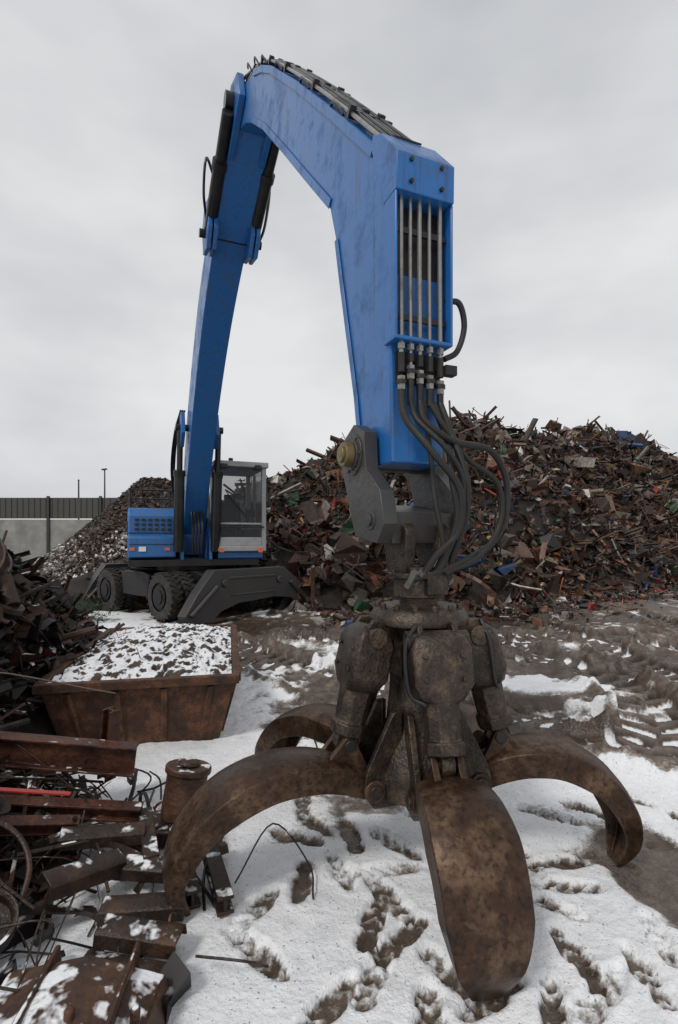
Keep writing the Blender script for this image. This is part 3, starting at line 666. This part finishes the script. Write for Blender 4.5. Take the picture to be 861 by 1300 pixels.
for ti,(az,sc_,wk) in enumerate(tines):
    D=Matrix.Rotation(R(az)-math.pi/2,4,'Z');MT=MG@D
    cyb=MB(MT)
    p0=Vector((0,.29,1.2));p1=Vector((0,.41,.69));d=(p1-p0)
    q=d.to_track_quat('Z','X').to_matrix();L=d.length
    def sec(t,wx,wy,ch=.3):
        c_=p0+d*t;o=[]
        for (a_,b_) in((-1,-1+ch),(-1+ch,-1),(1-ch,-1),(1,-1+ch),(1,1-ch),(1-ch,1),(-1+ch,1),(-1,1-ch)):
            o.append(c_+Vector((1,0,0))*a_*wx+ (q@Vector((0,0,1))).cross(Vector((1,0,0)))*b_*wy)
        return o
    S_=[sec(-.13,.07,.05,.2),sec(-.06,.12,.085,.15),sec(.03,.14,.1,.15),sec(.34,.14,.1,.15),sec(.46,.10,.09,.3),sec(.50,.078,.078,.5),sec(.8,.074,.074,.58),sec(.82,.088,.085,.58),sec(.92,.088,.085,.58),sec(.93,.05,.05,.58)]
    vs=[p for s_ in S_ for p in s_];fs=[(i*8+j,i*8+(j+1)%8,(i+1)*8+(j+1)%8,(i+1)*8+j) for i in range(len(S_)-1) for j in range(8)]+[tuple(range(7,-1,-1)),tuple(range(len(S_)*8-8,len(S_)*8))]
    cyb.add(vs,fs)
    cyb.cyl(p0+d*.9,p1,.042,n=16,mi=1)
    cyb.cyl((-.15,.29,1.22),(.15,.29,1.22),.05,mi=0)
    cyb.cyl((-.03,p1.y,p1.z),(.03,p1.y,p1.z),.062,n=20,mi=0)
    cyb.cyl((-.085,p1.y,p1.z),(.085,p1.y,p1.z),.03,n=14,mi=1)
    nrm=(q@Vector((0,0,1))).cross(Vector((1,0,0)));nrm=nrm if nrm.y>0 else -nrm
    for (a_,t_) in((-.09,.1),(.09,.1),(-.09,.3),(.09,.3)):
        c_=p0+d*t_+Vector((a_,0,0))+nrm*.098;cyb.cyl(c_,c_+nrm*.014,.013,n=6)
    cyb.tube([(.1,.3,1.3),(.16,.33,1.2),(.15,.36,1.0),(.08,.4,.95)],.012,8,1)
    cyb.build('tine_cylinder_%d'%(ti+1),[GRAP,DARK],gr,.006,2)
    cl=crv([(.3,.47),(.42,.54),(.6,.585),(.8,.575),(1.0,.49),(1.14,.34),(1.19,.18),(1.13,.02)],5)
    cl=[((r_-.3)*sc_+.3,z_) for r_,z_ in cl]
    n=len(cl);tt=np.linspace(0,1,n)
    W=np.interp(tt,[0,.1,.3,.55,.75,.88,.96,1],[.15,.2,.29,.33,.31,.24,.16,.1])*wk
    Hh=np.interp(tt,[0,.1,.25,.5,.75,.92,1],[.13,.15,.15,.15,.12,.07,.025])
    tb=MB(MT);vs=[];K=13
    for i,(r_,z_) in enumerate(cl):
        a_=cl[max(0,i-1)];b_=cl[min(n-1,i+1)];dd=np.array(b_)-np.array(a_);dd/=np.linalg.norm(dd);no=np.array((-dd[1],dd[0]))
        w2=W[i]/2;h2=Hh[i]/2
        for (x_,h_) in((-w2,-h2),(-w2,h2*.6),(-w2*.9,h2*.72),(-w2*.5,h2*.95),(0,h2*1.06),(w2*.5,h2*.95),(w2*.9,h2*.72),(w2,h2*.6),(w2,-h2),(w2*.84,-h2),(w2*.72,h2*.25),(-w2*.72,h2*.25),(-w2*.84,-h2)):
            vs.append((x_,r_+no[0]*h_,z_+no[1]*h_))
    fs=[(i*K+j,i*K+(j+1)%K,(i+1)*K+(j+1)%K,(i+1)*K+j) for i in range(n-1) for j in range(K)]
    fs+=[tuple(range(K-1,-1,-1)),tuple(range((n-1)*K,n*K))]
    tb.add(vs,fs)
    for sx in(-.06,.06):
        tb.prism([(.28,.42),(.27,.5),(.34,.62),(.385,.72),(.43,.735),(.465,.69),(.52,.63),(.58,.6),(.5,.5),(.35,.42)],sx-.016,sx+.016)
    tb.cyl((-.13,.3,.47),(.13,.3,.47),.055,n=20,mi=0)
    tb.cyl((-.145,.3,.47),(.145,.3,.47),.035,n=20,mi=1)
    tb.build('tine_%d'%(ti+1),[TINE,GRAP],gr,.005,2,28)
TM('grapple')
hb=MB(MX)
hs_=[[(-.12,-.03,2.42),(-.13,-.1,2.3),(-.05,-.22,2.12),(.08,-.25,1.95),(.1,-.22,1.75),(.0,-.17,1.62),(-.06,-.12,1.5)],
[(-.065,-.03,2.42),(-.08,-.12,2.3),(.02,-.22,2.15),(.12,-.22,2.0),(.12,-.2,1.8),(.05,-.17,1.6),(.0,-.14,1.48)],
[(-.01,-.03,2.42),(-.02,-.1,2.3),(.12,-.15,2.2),(.38,-.12,2.17),(.5,-.1,1.98),(.42,-.12,1.72),(.14,-.17,1.58),(-.1,-.12,1.5)],
[(.05,-.03,2.42),(.08,-.1,2.3),(.2,-.15,2.12),(.4,-.14,2.0),(.42,-.14,1.8),(.26,-.18,1.62),(.05,-.17,1.53)],
[(.115,-.03,2.42),(.12,-.12,2.25),(.16,-.2,2.0),(.15,-.2,1.8),(.1,-.16,1.6),(.1,-.12,1.46)],
[(.02,-.02,2.42),(.03,-.08,2.1),(.0,-.16,1.9),(.03,-.18,1.7),(.08,-.15,1.5)],
[(.08,-.02,2.42),(.1,-.12,2.2),(.06,-.22,2.0),(.09,-.22,1.8),(.04,-.16,1.6),(-.02,-.12,1.46)]]
for k,h in enumerate(hs_): hb.tube(h,.014 if k%2 else .018,10,0,8)
hb.tube([(.16,-.0,2.98),(.24,-.02,2.98),(.275,-.02,2.86),(.23,-.02,2.72),(.14,-.03,2.66)],.016,10,0,8)
for (x_,z_) in((-.06,1.5),(0,1.48),(-.1,1.5),(.05,1.55),(.1,1.46)):
    hb.cyl((x_,-.14,z_+.04),(x_-.01,-.08,z_-.04),.022,n=6,mi=1)
hb.box((.17,-.03,2.6),(.07,.05,.05),mi=0)
hb.build('hydraulic_hoses',[HOSE,CHROME],ex)

# ------------------------------------------------------------------ skip
sk=empty('scrap_skip',(-1.9,5.4,0),R(15))
MS=Matrix.Translation((-2.3,3.98,0))@Matrix.Rotation(R(12),4,'Z')
mb=MB(MS);Wd,Ln,Ht=1.48,2.55,.56;ins=.13
def sh(o,zt,zb):
    return [(ins+o,ins+o,zb),(Wd-ins-o,ins+o,zb),(Wd-ins-o,Ln-ins-o,zb),(ins+o,Ln-ins-o,zb),(o,o,zt),(Wd-o,o,zt),(Wd-o,Ln-o,zt),(o,Ln-o,zt)]
a_=sh(0,Ht,.03);b_=sh(.02,Ht,.06)
mb.add(a_+b_,[(0,3,2,1),(0,1,5,4),(1,2,6,5),(2,3,7,6),(3,0,4,7),(8,9,10,11),(8,12,13,9),(9,13,14,10),(10,14,15,11),(11,15,12,8),(4,5,13,12),(5,6,14,13),(6,7,15,14),(7,4,12,15)])
for (p,q_) in(((-.03,-.01,Ht),(Wd+.03,-.01,Ht)),((-.03,Ln+.01,Ht),(Wd+.03,Ln+.01,Ht)),((-.01,.04,Ht-.003),(-.01,Ln-.04,Ht-.003)),((Wd+.01,.04,Ht-.003),(Wd+.01,Ln-.04,Ht-.003))):
    mb.beam(p,q_,.07,.07)
for k in range(4):
    x_=.2+k*.36;mb.beam((x_,.0,Ht-.05),(x_*.87+.1,ins,.05),.05,.03)
for k in range(5):
    y_=.25+k*.5
    mb.beam((Wd+.005,y_,Ht-.05),(Wd-ins+.005,y_,.05),.05,.03,roll=math.pi/2);mb.beam((-.005,y_,Ht-.05),(ins-.005,y_,.05),.05,.03,roll=math.pi/2)
mb.box((Wd*.5,ins+.05,.03),(Wd*.75,.1,.06))
mb.build('skip_body',[RUSTC],sk,.006)
S=Scrap()
for i in range(420):
    u=random.uniform(.06,Wd-.06);v=random.uniform(.06,Ln-.06);h=Ht-.05+.18*math.sin(math.pi*u/Wd)*math.sin(math.pi*v/Ln)**.6
    S.piece(tuple(MS@Vector((u,v,h+random.uniform(-.01,.03)))),random.choice([.05,.07,.1]),random.choice(['chunk','curl','curl','bar']),flat=.7,acc=0,pal=[(.05,.028,.018),(.03,.02,.015),(.08,.04,.022),(.03,.028,.026)])
S.fin('skip_load',CHUNK,sk)
gx=np.linspace(.03,Wd-.03,150);gy=np.linspace(.03,Ln-.03,230);GX,GY=np.meshgrid(gx,gy)
wa=vnoise(GX*15+fbm(GX*5,GY*5,2,3)*4,GY*15,77)
GZ=Ht-.07+.19*np.sin(np.pi*GX/Wd)*np.sin(np.pi*GY/Ln)**.6+.085*np.sqrt(np.clip(wa,0,1))+(fbm(GX*26,GY*26,2,12)-.5)*.05
mb=MB(MS);mb.add(np.stack([GX.ravel(),GY.ravel(),GZ.ravel()],1).tolist(),[(j*150+i,j*150+i+1,(j+1)*150+i+1,(j+1)*150+i) for j in range(229) for i in range(149)]);mb.build('load_surface',[SNOWY],sk,ang=180)

# ------------------------------------------------------------------ left scrap pile
def H3(x,y):
    h=1.6*np.exp(-(((x+3.4)/.85)**2+((y-4.4)/1.5)**2))+.42*sstep(-1.3,-2.4,x)*sstep(1.0,1.6,y)*sstep(3.7,3.0,y)+.9*np.exp(-(((x+3.9)/.8)**2+((y-6.5)/1.6)**2))
    h=h+.1*sstep(-.55,-1.0,x)*sstep(3.5,3.0,y)
    return h+(fbm(x*2,y*2,3,61)-.5)*.2*sstep(.02,.3,h)-.1
def h3(x,y): return float(H3(np.array([x]),np.array([y]))[0])
lp=empty('scrap_pile',(-2.2,3,0))
heightmesh('pile_core',H3,-6,-.5,.9,8.6,.08,CORE,lp)
S=Scrap()
PL=[(.04,.025,.018),(.065,.038,.025),(.02,.017,.016),(.03,.028,.028),(.1,.05,.03),(.015,.013,.012),(.075,.032,.02),(.05,.045,.042)]
KW=['sheet','bar','tube','angle','chunk','curl']
def scatter(n,x0,x1,y0,y1,sizes,w_,flat,lift,lim=None):
    xx=np.random.uniform(x0,x1,n);yy=np.random.uniform(y0,y1,n);hh=H3(xx,yy)
    for x_,y_,h in zip(xx,yy,hh):
        if h<.02 and random.random()<.85: continue
        if x_>-2.42 and y_>3.5: continue
        if x_>-1.0 and random.random()<.5: continue
        S.piece((x_,y_,max(h,.02)+random.uniform(0,lift)),random.choice(sizes),random.choices(KW,w_)[0],flat=flat,acc=.02,pal=PL)
scatter(3600,-3.2,-.6,1.3,3.6,[.04,.06,.08,.12,.16,.22],[.16,.4,.07,.13,.12,.16],.35,.08)
scatter(3800,-5,-2.2,3.1,6.8,[.06,.09,.13,.18,.26,.34],[.2,.32,.1,.12,.1,.2],.6,.14)
S.fin('pile_scrap_pieces',SCRAPS,lp)
mb=MB()
for i in range(190):
    x_=random.uniform(-3.9,-1.1);y_=random.uniform(1.7,4.8);h=h3(x_,y_)+.06
    if x_>-2.5 and y_>3.3: continue
    a_=random.gauss(.5,1.1);L=random.uniform(.1,.5);dx,dy=math.cos(a_)*L,math.sin(a_)*L
    xe,ye,xf,yf_=x_-dx,y_-dy,x_+dx*.8,y_+dy
    if min(ye,yf_)<1.4 or (max(xe,xf)>-2.45 and max(ye,yf_)>3.6): continue
    h0,h1_=max(h3(xe,ye),0)+random.uniform(.02,.2),max(h3(xf,yf_),0)+random.uniform(.02,.2)
    if random.random()<.7: mb.tube([(xe,ye,h0),(x_+random.gauss(0,.05),y_,max(h,(h0+h1_)/2)+random.uniform(0,.12)),(xf,yf_,h1_)],random.choice([.005,.008,.012,.018,.028]),8)
    else: mb.beam((xe,ye,h0+.02),(xf,yf_,h1_+.02),random.choice([.02,.03,.05]),random.choice([.008,.014,.03]),roll=random.uniform(-.6,.6))
for (c_,r_,tl) in(((-1.55,2.1,.3),.26,.5),((-1.9,2.35,.45),.25,1.1),((-2.7,3.5,1.05),.3,1.2),((-2.5,3.4,.8),.22,.9),((-3.0,3.8,1.4),.3,1.3),((-2.35,3.2,.75),.16,1.4),((-2.9,4.2,1.5),.22,.6)):
    T=Matrix.Translation(c_)@Matrix.Rotation(tl,4,'X')@Matrix.Rotation(.4,4,'Y')
    mb.tube([T@Vector((r_*math.cos(k*.45),r_*math.sin(k*.45),.01*k)) for k in range(13)],.012,8,0,3)
mb.build('bent_bars_and_hoops',[RUSTS],lp)
mb=MB()
def rim(c_,r_,w_,rx,ry):
    T=Matrix.Translation(c_)@Matrix.Rotation(rx,4,'X')@Matrix.Rotation(ry,4,'Y');o=mb.M;mb.M=T
    prof=[(r_,-w_/2),(r_*1.06,-w_/2),(r_*1.06,w_/2),(r_,w_/2),(r_*.88,w_*.35),(r_*.85,-w_*.1),(r_*.5,-w_*.2),(r_*.3,w_*.05),(r_*.12,w_*.08),(.002,w_*.08)]
    ring(prof,28)
    for i in range(5):
        a_=i*1.2566;mb.cyl((r_*.22*math.cos(a_),r_*.22*math.sin(a_),w_*.0),(r_*.22*math.cos(a_),r_*.22*math.sin(a_),w_*.2),.014,n=6)
    mb.M=o
rim((-2.62,3.55,1.12),.2,.14,1.2,.5);rim((-1.75,2.35,.42),.15,.1,.9,-.4);rim((-3.05,4.3,1.52),.26,.18,1.0,.3);rim((-1.38,2.02,.2),.11,.08,.5,.4)
for pts,r_ in(([(-3.1,3.6,1.35),(-2.8,3.5,1.5),(-2.55,3.45,1.3),(-2.45,3.4,1.0),(-2.3,3.35,.85)],.05),([(-2.9,3.0,.75),(-2.6,2.95,.92),(-2.3,2.95,.86),(-2.1,3.0,.62)],.045),
    ([(-2.4,2.5,.5),(-2.1,2.45,.66),(-1.85,2.5,.58),(-1.7,2.6,.36)],.04),([(-3.6,4.6,1.7),(-3.2,4.5,1.75),(-2.9,4.4,1.5),(-2.7,4.3,1.15)],.07),([(-1.9,1.85,.28),(-1.7,1.95,.42),(-1.5,1.9,.36),(-1.4,1.8,.2)],.035)):
    mb.tube(pts,r_,14,0,6);mb.cyl(Vector(pts[-1])+Vector((0,0,.01)),Vector(pts[-1])-Vector((.02,0,.03)),r_*1.5,n=14)
mb.cyl((-2.75,3.25,.86),(-2.45,3.1,.78),.12,n=20);mb.cyl((-2.76,3.26,.865),(-2.72,3.24,.855),.15,n=20);mb.cyl((-3.0,4.0,1.2),(-2.6,3.9,1.12),.13,.1,n=20)
mb.box((-2.1,2.75,.5),(.3,.2,.16),Matrix.Rotation(.5,4,'Z')@Matrix.Rotation(.3,4,'X'),taper=.8)
mb.build('machinery_remains',[RUSTS],lp,.004)
def ibeam(mb,p0,p1,w_,h,t=.014,roll=0,mi=0):
    p0=Vector(p0);p1=Vector(p1);d=p1-p0;q=d.to_track_quat('Y','Z').to_matrix().to_4x4()@Matrix.Rotation(roll,4,'Y');T=Matrix.Translation((p0+p1)/2)@q
    for z_ in(-h/2+t/2,h/2-t/2): mb.box((0,0,0),(w_,d.length,t),T@Matrix.Translation((0,0,z_)),mi)
    mb.box((0,0,0),(t,d.length,h-2*t),T,mi)
mb=MB()
ibeam(mb,(-2.75,3.0,.56),(-1.22,3.12,.38),.1,.17)
ibeam(mb,(-1.46,3.27,.2),(-1.42,3.25,.64),.08,.08)
ibeam(mb,(-2.2,2.3,.42),(-1.35,2.7,.22),.06,.08,roll=.4)
ibeam(mb,(-3.4,4.4,1.62),(-2.5,3.5,1.15),.07,.09,roll=.5)
ibeam(mb,(-2.3,2.75,.32),(-1.1,2.9,.18),.08,.08,roll=.1)
mb.build('steel_beams',[RUSTR],lp,.003)
mb=MB();mb.beam((-1.95,2.5,.52),(-1.35,2.62,.42),.03,.01);mb.build('red_bar',[REDP],lp,.002)
mb=MB()
for (p0,p1) in(((-.80,3.0,.10),(-.50,2.3,.08)),((-.92,2.9,.1),(-.66,2.35,.07)),((-1.1,2.95,.14),(-.9,2.5,.14))):
    ibeam(mb,p0,p1,.075,.085,.018)
mb.build('rail_offcuts',[RUSTS],lp,.004)
mb=MB()
def chan(c_,L,w_,h,rz,rx=0,ry=0):
    T=Matrix.Translation(c_)@Matrix.Rotation(rz,4,'Z')@Matrix.Rotation(rx,4,'X')@Matrix.Rotation(ry,4,'Y');t=.012
    pr=[(-w_/2,-h/2),(-w_/2*.8,h/2*.7),(-w_/2*.55,h/2),(w_/2*.55,h/2),(w_/2*.8,h/2*.7),(w_/2,-h/2),(w_/2-t,-h/2),(w_/2*.7,h/2-t),(-w_/2*.7,h/2-t),(-w_/2+t,-h/2)]
    n=len(pr);vs=[T@Vector((x_,a_,b_)) for x_ in(-L/2,L/2) for a_,b_ in pr]
    cp=[(0,1,8,9),(1,2,8),(2,3,7,8),(3,4,7),(4,5,6,7)]
    mb.add(vs,[(i,(i+1)%n,n+(i+1)%n,n+i) for i in range(n)]+cp+[tuple(n+i for i in f) for f in cp])
chan((-.80,2.1,.11),.34,.13,.06,-.12,.12,.05);chan((-.82,1.98,.05),.36,.14,.06,-.2,.1);chan((-.86,2.3,.08),.36,.13,.06,.1,.1);chan((-.9,2.48,.14),.32,.12,.06,-.1,.2)
chan((-1.15,2.35,.2),.36,.13,.07,.9,.3,.2);chan((-1.2,2.65,.2),.4,.12,.06,.3,.2,.1)
mb.build('channel_sections',[RUSTS],lp,.004)
mb=MB();mb.cyl((-.9,2.96,.12),(-.87,3.0,.36),.115,n=32);mb.cyl((-.87,3.0,.36),(-.865,3.005,.40),.13,n=32);mb.cyl((-.865,3.005,.4),(-.86,3.01,.43),.07,.05,n=20);mb.box((-.92,2.95,.08),(.34,.26,.08),Matrix.Rotation(.3,4,'Z'))
mb.build('drum',[RUSTH],lp,.01)
mb=MB();T=Matrix.Translation((-.88,1.70,.07))@Matrix.Rotation(.1,4,'Z')@Matrix.Rotation(.07,4,'Y')
mb.add([T@Vector(p) for p in[(-.32,-.2,-.12),(.3,-.2,-.12),(.33,.18,-.12),(-.3,.2,-.12),(-.28,-.16,.08),(-.02,-.17,.13),(.24,-.15,.09),(.27,.13,.1),(0,.16,.15),(-.27,.15,.1),(-.05,0,.16),(.1,.02,.15)]],
 [(3,2,1,0),(0,1,6,5,4),(1,2,7,6),(2,3,9,8,7),(3,0,4,9),(4,5,10,9),(9,10,8),(5,6,11,10),(10,11,7,8),(6,7,11)])
mb.box((0,0,0),(.02,.42,.26),T@Matrix.Translation((.15,0,.03)));mb.box((0,0,0),(.02,.42,.24),T@Matrix.Translation((-.13,0,.03)));mb.box((0,0,0),(.7,.03,.1),T@Matrix.Translation((0,-.2,.04)))
mb.cyl(T@Vector((.28,-.05,.0)),T@Vector((.37,-.05,.0)),.06);mb.box((0,0,0),(.66,.44,.02),T@Matrix.Translation((0,0,-.11)))
for q_ in(-.22,.02,.22): mb.cyl(T@Vector((q_,-.08,.1)),T@Vector((q_,-.08,.17)),.018,n=6)
mb.build('rusty_casting',[RUSTH],lp,.014,3)
mb=MB();mb.tube([(-.5,2.5,.05),(-.35,2.75,.2),(-.15,2.6,.08),(-.12,2.42,.03)],.0045,6);mb.tube([(-.55,2.0,.1),(-.35,1.95,.12),(-.28,2.05,.02)],.005,6);mb.tube([(-.3,3.5,.3),(-.2,3.45,.45),(-.05,3.4,.05)],.005,6)
for k in range(60):
    x_=random.uniform(-3.2,-1.0);y_=random.uniform(1.9,3.4);h=max(0,h3(x_,y_));mb.tube([(x_,y_,h),(x_+random.gauss(0,.15),y_+random.gauss(0,.1),h+random.uniform(.1,.3)),(x_+random.gauss(0,.3),y_+random.gauss(0,.15),h+random.uniform(.05,.25))],random.choice([.003,.004,.006]),5)
mb.build('loose_wires',[RUSTS],lp)

e=empty('conifer_shrub',(-6.0,10.8,0));mb=MB()
for i in range(300):
    a_=random.random()*6.28;r_=random.random()**.6*.95;x_=-6.0+r_*math.cos(a_)*1.3;y_=10.8+r_*math.sin(a_)*.6;z_=random.random()*.75*(1.1-r_)
    d=Vector((random.gauss(0,1),random.gauss(0,1),random.gauss(.2,.5))).normalized()
    for k in range(7):
        p=Vector((x_,y_,z_))+d*.05*k;s_=Vector((random.gauss(0,1),random.gauss(0,1),random.gauss(0,.6))).normalized()*.09
        t_=d*.018;mb.add([p-t_,p+t_,p+s_+d*.06],[(0,1,2)])
mb.build('branches',[CONIF],e)
scene.view_settings.view_transform='Standard';scene.view_settings.look='None';scene.view_settings.exposure=0
TM('all done')
